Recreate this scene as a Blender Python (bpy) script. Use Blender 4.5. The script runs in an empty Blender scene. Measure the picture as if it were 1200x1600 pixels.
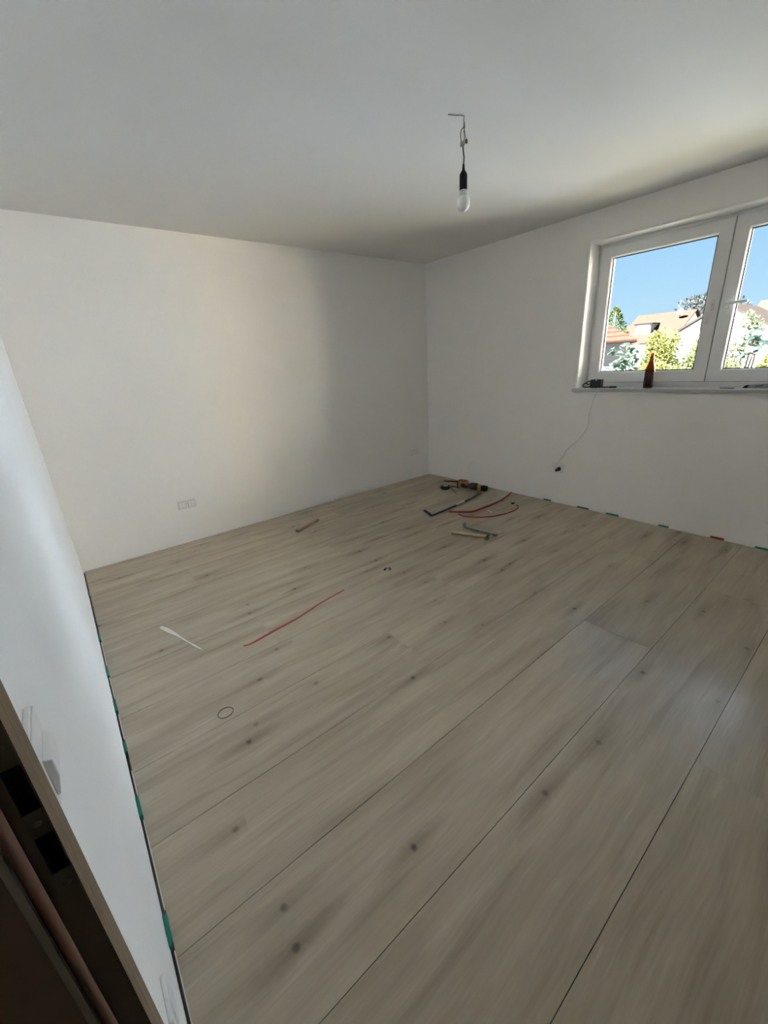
import bpy, bmesh, math, random
from mathutils import Vector, Matrix
random.seed(7)
S = bpy.context.scene
COL = S.collection
# ------------------------------------------------------------------ camera
cam = bpy.data.cameras.new('camera'); co = bpy.data.objects.new('camera', cam); COL.objects.link(co)
R_ = Vector((0.776457, -0.62755296, -0.05737436)); U_ = Vector((0.25691202, 0.23210053, 0.93815007)); W_ = Vector((0.57542223, 0.74317335, -0.34144198))
m = Matrix.Identity(4)
for i in range(3):
    m[i][0] = R_[i]; m[i][1] = U_[i]; m[i][2] = -W_[i]
m[0][3], m[1][3], m[2][3] = -3.82555918, -3.87413689, 1.44288709
co.matrix_world = m
cam.sensor_fit = 'AUTO'; cam.sensor_width = 36; cam.lens = 636.2176 * 36 / 1600; cam.clip_start = 0.01; cam.clip_end = 500
S.camera = co
# ------------------------------------------------------------------ world, sun, exposure
EXPOSURE = 3.22
SKY = .160
SUN = 29.0
w = bpy.data.worlds.new('World'); S.world = w; w.use_nodes = True
nt = w.node_tree; nt.nodes.clear()
tc = nt.nodes.new('ShaderNodeTexCoord'); sep = nt.nodes.new('ShaderNodeSeparateXYZ'); ramp = nt.nodes.new('ShaderNodeValToRGB')
bg = nt.nodes.new('ShaderNodeBackground'); out = nt.nodes.new('ShaderNodeOutputWorld')
nt.links.new(tc.outputs['Generated'], sep.inputs[0]); nt.links.new(sep.outputs['Z'], ramp.inputs[0])
nt.links.new(ramp.outputs[0], bg.inputs[0]); nt.links.new(bg.outputs[0], out.inputs[0])
cr = ramp.color_ramp
cr.elements[0].position = 0.0; cr.elements[0].color = (.40, .57, .69, 1)
cr.elements[1].position = 1.0; cr.elements[1].color = (.19, .36, .66, 1)
e = cr.elements.new(.18); e.color = (.275, .475, .69, 1)
bg.inputs[1].default_value = SKY
sl = bpy.data.lights.new('sun', 'SUN'); so = bpy.data.objects.new('sun', sl); COL.objects.link(so)
sl.energy = SUN; sl.angle = math.radians(.53); sl.color = (1, .97, .92)
so.location = (-20, 20, 40)
so.rotation_euler = (-Vector((-.50, .42, .76))).to_track_quat('-Z', 'Y').to_euler()
pl = bpy.data.lights.new('window_portal', 'AREA'); po = bpy.data.objects.new('window_portal', pl); COL.objects.link(po)
pl.shape = 'RECTANGLE'; pl.size = 1.84; pl.size_y = 1.14; pl.cycles.is_portal = True
po.location = (.30, -2.852, 1.71); po.rotation_euler = Vector((-1, 0, 0)).to_track_quat('-Z', 'Z').to_euler()
S.view_settings.view_transform = 'Standard'; S.view_settings.look = 'None'
S.view_settings.exposure = EXPOSURE; S.view_settings.gamma = 1; S.view_settings.use_curve_mapping = False
S.cycles.use_denoising = True
S.cycles.max_bounces = 12; S.cycles.diffuse_bounces = 8; S.cycles.glossy_bounces = 4; S.cycles.transparent_max_bounces = 16; S.cycles.transmission_bounces = 8
S.cycles.sample_clamp_indirect = 20

# ------------------------------------------------------------------ helpers
def tag(o, label=None, cat=None, group=None, kind=None):
    if label: o['label'] = label
    if cat: o['category'] = cat
    if group: o['group'] = group
    if kind: o['kind'] = kind
    return o

def empty(name, loc=(0, 0, 0)):
    o = bpy.data.objects.new(name, None); COL.objects.link(o); o.location = loc; o.empty_display_size = .05
    return o

class MB:
    """collects geometry in world coordinates; build() links it as ONE mesh object"""
    def __init__(s): s.v = []; s.f = []; s.sm = []
    def add(s, vs, fs, smooth=False):
        b = len(s.v); s.v += [tuple(v) for v in vs]; s.f += [tuple(i + b for i in f) for f in fs]; s.sm += [smooth] * len(fs); return s
    def box(s, a, b, rot=None, at=None):
        x0, y0, z0 = a; x1, y1, z1 = b
        vs = [Vector(v) for v in [(x0, y0, z0), (x1, y0, z0), (x1, y1, z0), (x0, y1, z0), (x0, y0, z1), (x1, y0, z1), (x1, y1, z1), (x0, y1, z1)]]
        if rot is not None: vs = [rot @ v for v in vs]
        if at is not None: vs = [v + Vector(at) for v in vs]
        return s.add(vs, [(0, 3, 2, 1), (4, 5, 6, 7), (0, 1, 5, 4), (1, 2, 6, 5), (2, 3, 7, 6), (3, 0, 4, 7)])
    def prism(s, pts, d):
        n = len(pts); d = Vector(d); A = [Vector(p) for p in pts]
        return s.add(A + [a + d for a in A], [tuple(range(n))[::-1], tuple(range(n, 2 * n))] + [(i, (i + 1) % n, n + (i + 1) % n, n + i) for i in range(n)])
    def tube(s, pts, r, seg=8, flat=1.0, cap=True, up=None):
        P = [Vector(p) for p in pts]; n = len(P)
        rs = r if isinstance(r, (list, tuple)) else [r] * n
        vs = []; t0 = None
        for i in range(n):
            t = (P[min(i + 1, n - 1)] - P[max(i - 1, 0)]).normalized()
            if t0 is None:
                ref = Vector(up) if up else (Vector((0, 0, 1)) if abs(t.z) < .9 else Vector((1, 0, 0)))
                a = t.cross(ref).normalized()
            else:
                a = (a - t * a.dot(t)).normalized()
            b = t.cross(a); t0 = t
            for k in range(seg):
                th = 2 * math.pi * k / seg
                vs.append(P[i] + (a * math.cos(th) + b * math.sin(th) * flat) * rs[i])
        fs = [(i * seg + k, i * seg + (k + 1) % seg, (i + 1) * seg + (k + 1) % seg, (i + 1) * seg + k) for i in range(n - 1) for k in range(seg)]
        s.add(vs, fs, True)
        if cap:
            b = len(s.v) - n * seg
            s.f += [tuple(b + k for k in range(seg))[::-1], tuple(b + (n - 1) * seg + k for k in range(seg))]; s.sm += [False, False]
        return s
    def lathe(s, prof, c, seg=24, axis='Z', smooth=True):
        vs = []; c = Vector(c)
        for (r, h) in prof:
            for k in range(seg):
                th = 2 * math.pi * k / seg; x, y = r * math.cos(th), r * math.sin(th)
                vs.append(c + (Vector((x, y, h)) if axis == 'Z' else Vector((h, x, y)) if axis == 'X' else Vector((x, h, y))))
        n = len(prof)
        return s.add(vs, [(i * seg + k, i * seg + (k + 1) % seg, (i + 1) * seg + (k + 1) % seg, (i + 1) * seg + k) for i in range(n - 1) for k in range(seg)], smooth)
    def ribbon(s, pts, wid, th, side):
        """strip of width wid along 'side' direction (Vector or None = horizontal normal of path)"""
        P = [Vector(p) for p in pts]; n = len(P); ws = wid if isinstance(wid, list) else [wid] * n; vs = []
        for i in range(n):
            t = (P[min(i + 1, n - 1)] - P[max(i - 1, 0)]).normalized()
            if side is None: sd = t.cross(Vector((0, 0, 1))).normalized(); nn = Vector((0, 0, 1))
            else: sd = Vector(side).normalized(); nn = t.cross(sd).normalized()
            for a, b in ((-.5, 0), (.5, 0), (.5, 1), (-.5, 1)): vs.append(P[i] + sd * a * ws[i] + nn * b * th)
        fs = [(i * 4 + k, i * 4 + (k + 1) % 4, (i + 1) * 4 + (k + 1) % 4, (i + 1) * 4 + k) for i in range(n - 1) for k in range(4)] + [(3, 2, 1, 0), tuple((n - 1) * 4 + k for k in range(4))]
        return s.add(vs, fs)
    def build(s, name, mat, parent=None, origin=None, bevel=0, seg=2):
        o_ = Vector(origin) if origin is not None else Vector((0, 0, 0))
        if origin is None and s.v:
            xs = [v[0] for v in s.v]; ys = [v[1] for v in s.v]; zs = [v[2] for v in s.v]
            o_ = Vector(((min(xs) + max(xs)) / 2, (min(ys) + max(ys)) / 2, min(zs)))
        me = bpy.data.meshes.new(name)
        me.from_pydata([tuple(Vector(v) - o_) for v in s.v], [], s.f)
        me.polygons.foreach_set('use_smooth', s.sm)
        bm = bmesh.new(); bm.from_mesh(me)
        bmesh.ops.recalc_face_normals(bm, faces=bm.faces)
        if bevel: bmesh.ops.bevel(bm, geom=[e for e in bm.edges if e.is_manifold and e.calc_face_angle(0) > .5], offset=bevel, segments=seg, profile=.5, affect='EDGES')
        bm.to_mesh(me); bm.free(); me.update()
        if mat: me.materials.append(mat)
        o = bpy.data.objects.new(name, me); COL.objects.link(o)
        if parent is not None:
            o.parent = parent; o.location = o_ - world_loc(parent)
        else: o.location = o_
        return o

def world_loc(o):
    l = Vector(o.location)
    while o.parent is not None: o = o.parent; l = l + Vector(o.location)
    return l

def crv(pts, n=6):
    P = [Vector(p) for p in pts]; out_ = []
    for i in range(len(P) - 1):
        p0, p1, p2, p3 = P[max(i - 1, 0)], P[i], P[i + 1], P[min(i + 2, len(P) - 1)]
        for k in range(n):
            t = k / n
            out_.append(.5 * ((2 * p1) + (p2 - p0) * t + (2 * p0 - 5 * p1 + 4 * p2 - p3) * t * t + (3 * p1 - p0 - 3 * p2 + p3) * t ** 3))
    return out_ + [P[-1]]

def mat(name, col, rough=.6, metal=0, var=.06, scale=12, bump=0, bscale=80, spec=.5, trans=0, ior=1.45):
    M = bpy.data.materials.new(name); M.use_nodes = True; n = M.node_tree; b = n.nodes['Principled BSDF']; L = n.links.new
    b.inputs['Roughness'].default_value = rough; b.inputs['Metallic'].default_value = metal; b.inputs['Specular IOR Level'].default_value = spec
    b.inputs['Transmission Weight'].default_value = trans; b.inputs['IOR'].default_value = ior
    t = n.nodes.new('ShaderNodeTexCoord'); z = n.nodes.new('ShaderNodeTexNoise'); z.inputs['Scale'].default_value = scale; z.inputs['Detail'].default_value = 4
    r = n.nodes.new('ShaderNodeValToRGB')
    r.color_ramp.elements[0].position = .3; r.color_ramp.elements[1].position = .7
    r.color_ramp.elements[0].color = tuple(c * (1 - var) for c in col) + (1,); r.color_ramp.elements[1].color = tuple(min(1, c * (1 + var)) for c in col) + (1,)
    L(t.outputs['Object'], z.inputs['Vector']); L(z.outputs['Fac'], r.inputs[0]); L(r.outputs[0], b.inputs['Base Color'])
    if bump:
        z2 = n.nodes.new('ShaderNodeTexNoise'); z2.inputs['Scale'].default_value = bscale; z2.inputs['Detail'].default_value = 3
        bn = n.nodes.new('ShaderNodeBump'); bn.inputs['Strength'].default_value = bump; bn.inputs['Distance'].default_value = .002
        L(t.outputs['Object'], z2.inputs['Vector']); L(z2.outputs['Fac'], bn.inputs['Height']); L(bn.outputs[0], b.inputs['Normal'])
    return M

def wood(name, c0, c1, scale=(2, 30, 30), rough=.5):
    M = bpy.data.materials.new(name); M.use_nodes = True; n = M.node_tree; b = n.nodes['Principled BSDF']; L = n.links.new
    b.inputs['Roughness'].default_value = rough
    t = n.nodes.new('ShaderNodeTexCoord'); mp = n.nodes.new('ShaderNodeMapping'); mp.inputs['Scale'].default_value = scale
    z = n.nodes.new('ShaderNodeTexNoise'); z.inputs['Scale'].default_value = 3; z.inputs['Detail'].default_value = 6; z.inputs['Distortion'].default_value = .6
    r = n.nodes.new('ShaderNodeValToRGB'); r.color_ramp.elements[0].position = .32; r.color_ramp.elements[1].position = .68
    r.color_ramp.elements[0].color = c0 + (1,); r.color_ramp.elements[1].color = c1 + (1,)
    L(t.outputs['Object'], mp.inputs[0]); L(mp.outputs[0], z.inputs['Vector']); L(z.outputs['Fac'], r.inputs[0]); L(r.outputs[0], b.inputs['Base Color'])
    return M

def laminate():
    M = bpy.data.materials.new('oak_laminate'); M.use_nodes = True; n = M.node_tree; b = n.nodes['Principled BSDF']; L = n.links.new
    N = n.nodes.new
    t = N('ShaderNodeTexCoord'); oi = N('ShaderNodeObjectInfo')
    mul = N('ShaderNodeMath'); mul.operation = 'MULTIPLY'; mul.inputs[1].default_value = 40; L(oi.outputs['Random'], mul.inputs[0])
    cmb = N('ShaderNodeCombineXYZ'); L(mul.outputs[0], cmb.inputs[0]); L(mul.outputs[0], cmb.inputs[1]); 
    ad = N('ShaderNodeVectorMath'); ad.operation = 'ADD'; L(t.outputs['Object'], ad.inputs[0]); L(cmb.outputs[0], ad.inputs[1])
    base = ad.outputs[0]
    # bend the grain a little
    dn = N('ShaderNodeTexNoise'); dn.inputs['Scale'].default_value = 2.2; dn.inputs['Detail'].default_value = 1; L(base, dn.inputs['Vector'])
    dm = N('ShaderNodeVectorMath'); dm.operation = 'SCALE'; dm.inputs['Scale'].default_value = .05
    ds = N('ShaderNodeVectorMath'); ds.operation = 'SUBTRACT'; ds.inputs[1].default_value = (.5, .5, .5); L(dn.outputs['Color'], ds.inputs[0]); L(ds.outputs[0], dm.inputs[0])
    da = N('ShaderNodeVectorMath'); da.operation = 'ADD'; L(base, da.inputs[0]); L(dm.outputs[0], da.inputs[1]); warped = da.outputs[0]
    def noise(vec, sc, s=1.0, det=5, rough=.55):
        mp = N('ShaderNodeMapping'); mp.inputs['Scale'].default_value = sc; z = N('ShaderNodeTexNoise'); z.inputs['Scale'].default_value = s; z.inputs['Detail'].default_value = det; z.inputs['Roughness'].default_value = rough
        L(vec, mp.inputs[0]); L(mp.outputs[0], z.inputs['Vector']); return z.outputs['Fac']
    def rmp(fac, p0, p1, c0, c1):
        r = N('ShaderNodeValToRGB'); r.color_ramp.elements[0].position = p0; r.color_ramp.elements[1].position = p1
        r.color_ramp.elements[0].color = c0 + (1,) if len(c0) == 3 else c0; r.color_ramp.elements[1].color = c1 + (1,) if len(c1) == 3 else c1
        L(fac, r.inputs[0]); return r.outputs[0]
    def mix(a, bb, fac, mode='MULTIPLY'):
        x = N('ShaderNodeMix'); x.data_type = 'RGBA'; x.blend_type = mode
        if isinstance(fac, float): x.inputs[0].default_value = fac
        else: L(fac, x.inputs[0])
        L(a, x.inputs[6]); 
        if isinstance(bb, tuple): x.inputs[7].default_value = bb
        else: L(bb, x.inputs[7])
        return x.outputs[2]
    broad = rmp(noise(warped, (1.3, 9, 1), 1, 4), .3, .72, (.362, .296, .213), (.490, .412, .308))
    streak = rmp(noise(warped, (.8, 13, 1), 1.3, 5, .6), .52, .74, (1, 1, 1), (.74, .71, .67))
    fine = rmp(noise(warped, (5, 120, 1), 1, 3), .3, .75, (.94, .94, .94), (1.05, 1.05, 1.04))
    pale = noise(base, (2.5, 30, 1), 1, 3)
    col = mix(broad, streak, 1.0); col = mix(col, fine, 1.0)
    col = mix(col, (.72, .66, .55, 1), rmp(pale, .64, .80, (0, 0, 0), (.35, .35, .35)), 'MIX')
    # knots
    mp = N('ShaderNodeMapping'); mp.inputs['Scale'].default_value = (1.9, 5.2, 0); L(base, mp.inputs[0])
    vo = N('ShaderNodeTexVoronoi'); vo.inputs['Scale'].default_value = 1.0; vo.voronoi_dimensions = '2D'; L(mp.outputs[0], vo.inputs['Vector'])
    dv = N('ShaderNodeVectorMath'); dv.operation = 'SUBTRACT'; L(mp.outputs[0], dv.inputs[0]); L(vo.outputs['Position'], dv.inputs[1])
    def dist(sx, sy):
        q = N('ShaderNodeVectorMath'); q.operation = 'MULTIPLY'; q.inputs[1].default_value = (sx, sy, 0); L(dv.outputs[0], q.inputs[0])
        ln = N('ShaderNodeVectorMath'); ln.operation = 'LENGTH'; L(q.outputs[0], ln.inputs[0])
        nz = N('ShaderNodeMath'); nz.operation = 'MULTIPLY_ADD'; L(noise(base, (30, 60, 1), 1, 2), nz.inputs[0]); nz.inputs[1].default_value = .7; nz.inputs[2].default_value = .65
        mm = N('ShaderNodeMath'); mm.operation = 'MULTIPLY'; L(ln.outputs['Value'], mm.inputs[0]); L(nz.outputs[0], mm.inputs[1])
        return mm.outputs[0]
    sc = N('ShaderNodeSeparateColor'); L(vo.outputs['Color'], sc.inputs[0])
    gate = rmp(sc.outputs[0], .36, .38, (0, 0, 0), (1, 1, 1)); gate2 = rmp(sc.outputs[1], .2, .9, (.45, .45, .45), (1, 1, 1))
    core = rmp(dist(.53, .19), .006, .014, (1, 1, 1), (0, 0, 0))       # metres: a knot about 2 cm across
    halo = rmp(dist(.10, .19), .0, .034, (.75, .75, .75), (0, 0, 0))
    g1 = mix(gate, gate2, 1.0)
    col = mix(col, (.48, .44, .39, 1), mix(halo, g1, 1.0))
    col = mix(col, (.10, .075, .055, 1), mix(core, g1, 1.0), 'MIX')
    # slight tone shift board to board
    tone = N('ShaderNodeMapRange'); tone.inputs[3].default_value = .94; tone.inputs[4].default_value = 1.05; L(oi.outputs['Random'], tone.inputs[0])
    cc = N('ShaderNodeCombineColor'); [L(tone.outputs[0], cc.inputs[i]) for i in range(3)]
    col = mix(col, cc.outputs[0], 1.0)
    L(col, b.inputs['Base Color'])
    ro = N('ShaderNodeMapRange'); ro.inputs[3].default_value = .42; ro.inputs[4].default_value = .56; L(noise(warped, (5, 120, 1), 1, 3), ro.inputs[0]); L(ro.outputs[0], b.inputs['Roughness'])
    bn = N('ShaderNodeBump'); bn.inputs['Strength'].default_value = .10; bn.inputs['Distance'].default_value = .001
    L(noise(warped, (4, 150, 1), 1, 3), bn.inputs['Height']); L(bn.outputs[0], b.inputs['Normal'])
    b.inputs['Specular IOR Level'].default_value = .3
    b.inputs['Coat Weight'].default_value = .65; b.inputs['Coat Roughness'].default_value = .23; b.inputs['Coat IOR'].default_value = 1.6
    return M

def thin_glass():
    M = bpy.data.materials.new('window_glass'); M.use_nodes = True; n = M.node_tree; n.nodes.clear(); L = n.links.new
    o = n.nodes.new('ShaderNodeOutputMaterial'); mx = n.nodes.new('ShaderNodeMixShader'); fr = n.nodes.new('ShaderNodeFresnel'); fr.inputs[0].default_value = 1.22
    tr = n.nodes.new('ShaderNodeBsdfTransparent'); tr.inputs[0].default_value = (.97, .985, .98, 1); gl = n.nodes.new('ShaderNodeBsdfGlossy'); gl.inputs['Roughness'].default_value = .02
    L(fr.outputs[0], mx.inputs[0]); L(tr.outputs[0], mx.inputs[1]); L(gl.outputs[0], mx.inputs[2]); L(mx.outputs[0], o.inputs[0])
    return M

def leafmat(name, c, var=.35, tl=.35):
    M = bpy.data.materials.new(name); M.use_nodes = True; n = M.node_tree; L = n.links.new; b = n.nodes['Principled BSDF']; o = n.nodes['Material Output']
    b.inputs['Roughness'].default_value = .6; b.inputs['Specular IOR Level'].default_value = .03
    g = n.nodes.new('ShaderNodeNewGeometry'); r = n.nodes.new('ShaderNodeValToRGB')
    r.color_ramp.elements[0].color = tuple(x * (1 - var) for x in c) + (1,); r.color_ramp.elements[1].color = tuple(min(1, x * (1 + var)) for x in c) + (1,)
    L(g.outputs['Random Per Island'], r.inputs[0]); L(r.outputs[0], b.inputs['Base Color'])
    t = n.nodes.new('ShaderNodeBsdfTranslucent'); L(r.outputs[0], t.inputs[0]); mx = n.nodes.new('ShaderNodeMixShader'); mx.inputs[0].default_value = tl
    L(b.outputs[0], mx.inputs[1]); L(t.outputs[0], mx.inputs[2]); L(mx.outputs[0], o.inputs[0])
    return M

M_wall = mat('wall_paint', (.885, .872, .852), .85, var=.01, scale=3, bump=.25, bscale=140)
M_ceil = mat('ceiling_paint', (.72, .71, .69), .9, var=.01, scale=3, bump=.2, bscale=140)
M_ext = mat('exterior_plaster', (.6, .58, .54), .9)
M_pvc = mat('white_pvc', (.80, .80, .80), .32, var=.01)
M_white = mat('white_plastic', (.80, .80, .78), .35, var=.01)
M_sill = mat('sill_laminate', (.50, .50, .50), .4, var=.02)
M_dark = mat('dark_gap', (.02, .02, .02), .8)
M_black = mat('black_plastic', (.018, .018, .02), .45, var=.1)
M_gap_shade = mat('grey_gap_shade', (.10, .10, .11), .6)
M_floor = laminate()
M_sub = mat('screed', (.10, .095, .09), .9, var=.2, scale=20)
M_foam = mat('white_underlay', (.75, .74, .72), .8)
M_glass = thin_glass()
M_green = mat('green_plastic', (.012, .22, .17), .45, var=.1)
M_red = mat('red_plastic', (.36, .022, .035), .42, var=.1)
M_redstrap = mat('red_strap', (.34, .04, .045), .4, var=.15)
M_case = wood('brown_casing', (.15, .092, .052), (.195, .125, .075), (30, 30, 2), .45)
M_gask = mat('brown_gasket', (.17, .09, .06), .55)
M_plate = mat('strike_plate_metal', (.05, .038, .022), .55, metal=.2)

# ------------------------------------------------------------------ room shell
L0, H, YD = 3.945, 2.5, -4.75
FX = -.006
# floor: screed slab with the laminate boards lying on it
floor = MB().box((-4.145, -4.95, -.22), (.30, .20, -.016)).build('floor', M_sub); tag(floor, kind='structure')
lines = [-.008] + [-3.692 + .3438 * k for k in range(10, -3, -1)] + [-4.742]
jx = {0: [-2.9, -.95], 1: [-1.75], 2: [-3.3, -1.15], 3: [-2.25, -.2], 4: [-1.35], 5: [-3.15, -1.0], 6: [-2.0], 7: [-2.645, -.55], 8: [-.72], 9: [-1.753], 10: [-.9], 11: [-2.3], 12: [-1.5], 13: [-2.7]}
for i in range(len(lines) - 1):
    y1, y0 = lines[i], lines[i + 1]
    xs = [-L0 + .011] + jx.get(i, [-1.2 - (i * 7 % 5) * .5]) + [-.009]
    for a, b in zip(xs[:-1], xs[1:]):
        g = .0010
        o = MB().box((a + .0002, y0 + g, -.012), (b - .0002, y1 - g, 0)).build('plank', M_floor, floor)
for (a, b, h) in [(-1.22, -1.49, -.001), (-1.61, -1.80, -.003), (-1.92, -2.10, -.006), (-2.30, -2.43, .002), (-2.54, -2.86, -.003), (-2.98, -3.25, -.006)]:
    MB().box((-L0 + .0075, b, -.016), (-L0 + .0105, a, h)).build('underlay_edge', M_foam, floor)
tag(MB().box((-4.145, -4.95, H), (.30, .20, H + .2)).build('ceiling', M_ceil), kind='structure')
tag(MB().box((-4.145, 0, -.016), (0, .20, H)).build('wall_back', M_wall), kind='structure')
tag(MB().box((-4.145, -4.95, -.016), (0, YD, H)).build('wall_front', M_wall), kind='structure')
# window wall with a hole (soft plaster corners)
WY0, WY1, WZ0, WZ1 = -3.775, -1.93, 1.105, 2.28
def wall_hole():
    bm = bmesh.new()
    ys = [-4.95, WY0, WY1, .20]; zs = [-.016, WZ0, WZ1, H]
    V = {}
    for x in (0, .30):
        for i, yy in enumerate(ys):
            for k, zz in enumerate(zs): V[x, i, k] = bm.verts.new((x, yy, zz))
    hole = lambda i, k: i == 1 and k == 1
    for i in range(3):
        for k in range(3):
            if hole(i, k):
                for (p, q_) in (((i, k), (i + 1, k)), ((i + 1, k), (i + 1, k + 1)), ((i + 1, k + 1), (i, k + 1)), ((i, k + 1), (i, k))):
                    bm.faces.new((V[(0,) + p], V[(0,) + q_], V[(.30,) + q_], V[(.30,) + p]))
            else:
                for x in (0, .30): bm.faces.new((V[x, i, k], V[x, i + 1, k], V[x, i + 1, k + 1], V[x, i, k + 1]))
    for i in range(3):
        for k in (0, 3): bm.faces.new((V[0, i, k], V[0, i + 1, k], V[.30, i + 1, k], V[.30, i, k]))
    for k in range(3):
        for i in (0, 3): bm.faces.new((V[0, i, k], V[0, i, k + 1], V[.30, i, k + 1], V[.30, i, k]))
    bmesh.ops.recalc_face_normals(bm, faces=bm.faces)
    bm.edges.ensure_lookup_table()
    ed = [e for e in bm.edges if all(abs(v.co.x) < 1e-6 for v in e.verts) and e.calc_face_angle(0) > 1 and all(.5 < v.co.z < 2.4 for v in e.verts)]
    r = bmesh.ops.bevel(bm, geom=ed, offset=.022, segments=5, profile=.5, affect='EDGES')
    for f in r['faces']: f.smooth = True
    me = bpy.data.meshes.new('wall_right'); bm.to_mesh(me); bm.free(); me.materials.append(M_wall)
    o = bpy.data.objects.new('wall_right', me); COL.objects.link(o); return tag(o, kind='structure')
wall_hole()
# door wall: doorway between DY0 and DY1
DY1, DY0, DZ = -3.455, -4.285, 2.0
tag(MB().box((-4.145, DY1 + .02, -.016), (-L0, 0, H)).box((-4.145, YD, -.016), (-L0, DY0 - .02, H)).box((-4.145, DY0 - .02, DZ + .02), (-L0, DY1 + .02, H)).build('wall_left', M_wall), kind='structure')
# dark hallway behind the doorway
M_hall = mat('hallway_paint', (.45, .40, .33), .9)
tag(MB().box((-5.5, -2.6, -.2), (-4.145, -2.4, H)).box((-5.5, -5.4, -.2), (-4.145, -5.2, H)).box((-5.7, -5.4, -.2), (-5.5, -2.4, H)).build('wall_hallway', M_hall), kind='structure')
tag(MB().box((-5.7, -5.4, -.2), (-4.145, -2.4, -.005)).build('floor_hallway', M_hall), kind='structure')
tag(MB().box((-5.7, -5.4, H), (-4.145, -2.4, H + .2)).build('ceiling_hallway', M_hall), kind='structure')
# lower storey of the house and the ground outside
tag(MB().box((-8, -9, -3), (.30, 4, -.23)).build('wall_lower_storey', M_ext), kind='structure')
M_ground = mat('pale_gravel', (.075, .072, .055), .95, spec=0, var=.15, scale=2)
tag(MB().box((-60, -70, -3.2), (110, 90, -3)).build('ground', M_ground), kind='structure')

# ------------------------------------------------------------------ window
win = tag(empty('window_1', (.20, -2.852, 1.13)), kind='structure')
def loft(mb, y0, y1, z0, z1, loops):
    vs = []
    for (ins, X) in loops:
        vs += [(X, y0 + ins, z0 + ins), (X, y1 - ins, z0 + ins), (X, y1 - ins, z1 - ins), (X, y0 + ins, z1 - ins)]
    fs = []
    for i in range(len(loops) - 1):
        for k in range(4): fs.append((i * 4 + k, i * 4 + (k + 1) % 4, (i + 1) * 4 + (k + 1) % 4, (i + 1) * 4 + k))
    return mb.add(vs, fs)
fb = MB(); loft(fb, WY0, WY1, 1.128, WZ1, [(0, .275), (0, .192), (.060, .192), (.060, .275), (0, .275)])
fb.build('frame', M_pvc, win)
MB().box((.192, -2.880, 1.18), (.236, -2.824, 2.25)).build('shaded_stile', M_dark, win)  # stile behind the sash gap, coloured dark for the gap's shade
for (y0, y1, hs) in ((-2.8495, -1.954, 1), (-3.750, -2.8545, -1)):
    sb = MB(); loft(sb, y0, y1, 1.171, 2.256, [(0, .190), (0, .176), (.003, .173), (.080, .173), (.083, .176), (.0905, .196), (.0905, .235), (.02, .235), (.02, .190), (0, .190)])
    sash = sb.build('sash', M_pvc, win)
    sl_ = MB(); loft(sl_, y0 - .0025, y1 + .0025, 1.1685, 2.2585, [(0, .1915), (0, .1895), (.018, .1895), (.018, .1915)]); sl_.build('sash_shade_line', M_gap_shade, sash)  # grey ring drawn as the shadow line between sash and frame
    gb = MB(); loft(gb, y0 + .0895, y1 - .0895, 1.171 + .0895, 2.256 - .0895, [(0, .1962), (.007, .1995), (.007, .203), (0, .203)]); gb.build('glazing_seal', M_dark, sash)
    MB().box((.203, y0 + .088, 1.171 + .088), (.207, y1 - .088, 2.256 - .088)).build('pane', M_glass, sash)
    # handle
    hy = -2.852 + hs * .046
    hz = 1.708
    rs = MB().box((.160, hy - .014, hz - .036), (.173, hy + .014, hz + .036)).build('rosette', M_pvc, sash, bevel=.006, seg=3)
    hb = MB().tube([(.160, hy, hz), (.128, hy, hz)], .009, 12)
    if hs > 0: pth = [(.126, hy, hz + .012), (.122, hy, hz - .01), (.118, hy, hz - .05), (.116, hy, hz - .125)]
    else: pth = [(.126, hy + .012, hz), (.122, hy - .01, hz), (.118, hy - .05, hz), (.116, hy - .125, hz)]
    hb.tube(pth, [.011, .011, .0095, .0095], 10)
    hb.build('handle', M_pvc, sash)
for z0, z1 in ((1.178, 1.245), (2.185, 2.245)):
    MB().tube([(.178, -1.944, z0), (.178, -1.944, z1)], .007, 10).build('hinge_cover', M_pvc, win)
sill = MB().box((-.030, -3.80, 1.105), (.195, -1.905, 1.130)).build('windowsill', M_sill, bevel=.003)
tag(sill, 'pale grey windowsill board under the white double window', 'windowsill')

# ------------------------------------------------------------------ doorway frame
door = tag(empty('door_1', (-L0, -3.86, 0)), kind='structure')
def jamb_panel():
    """rebate face of the strike jamb (faces -y) with the two latch pockets of the strike plate"""
    mb = MB(); pk = MB(); y = -3.4405; xs = [-3.956, -3.944, -3.9295, -3.928]; zs = [0, .975, 1.028, 1.061, 1.118, DZ]
    for i in range(3):
        for k in range(5):
            hole = (i == 1 and k in (1, 3)); x0, x1, z0, z1 = xs[i], xs[i + 1], zs[k], zs[k + 1]
            if not hole: mb.add([(x0, y, z0), (x1, y, z0), (x1, y, z1), (x0, y, z1)], [(0, 1, 2, 3)])
            else:
                d = y + .02
                pk.add([(x0, y, z0), (x1, y, z0), (x1, y, z1), (x0, y, z1), (x0, d, z0), (x1, d, z0), (x1, d, z1), (x0, d, z1)], [(0, 1, 5, 4), (1, 2, 6, 5), (2, 3, 7, 6), (3, 0, 4, 7), (4, 5, 6, 7)])
    return mb, pk
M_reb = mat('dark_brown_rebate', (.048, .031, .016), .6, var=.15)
MB().box((-L0, -3.4185, 0), (-3.928, -3.388, DZ + .06)).box((-L0, DY0 - .065, 0), (-3.928, DY0 - .014, DZ + .06)).box((-L0, DY0 - .014, DZ + .014), (-3.928, -3.4395, DZ + .06)).build('casing', M_case, door, bevel=.001)
fb = MB()
for z0, z1 in ((0, .975), (1.028, 1.061), (1.118, DZ + .06)): fb.box((-L0, -3.4395, z0), (-3.928, -3.4187, z1))
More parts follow.
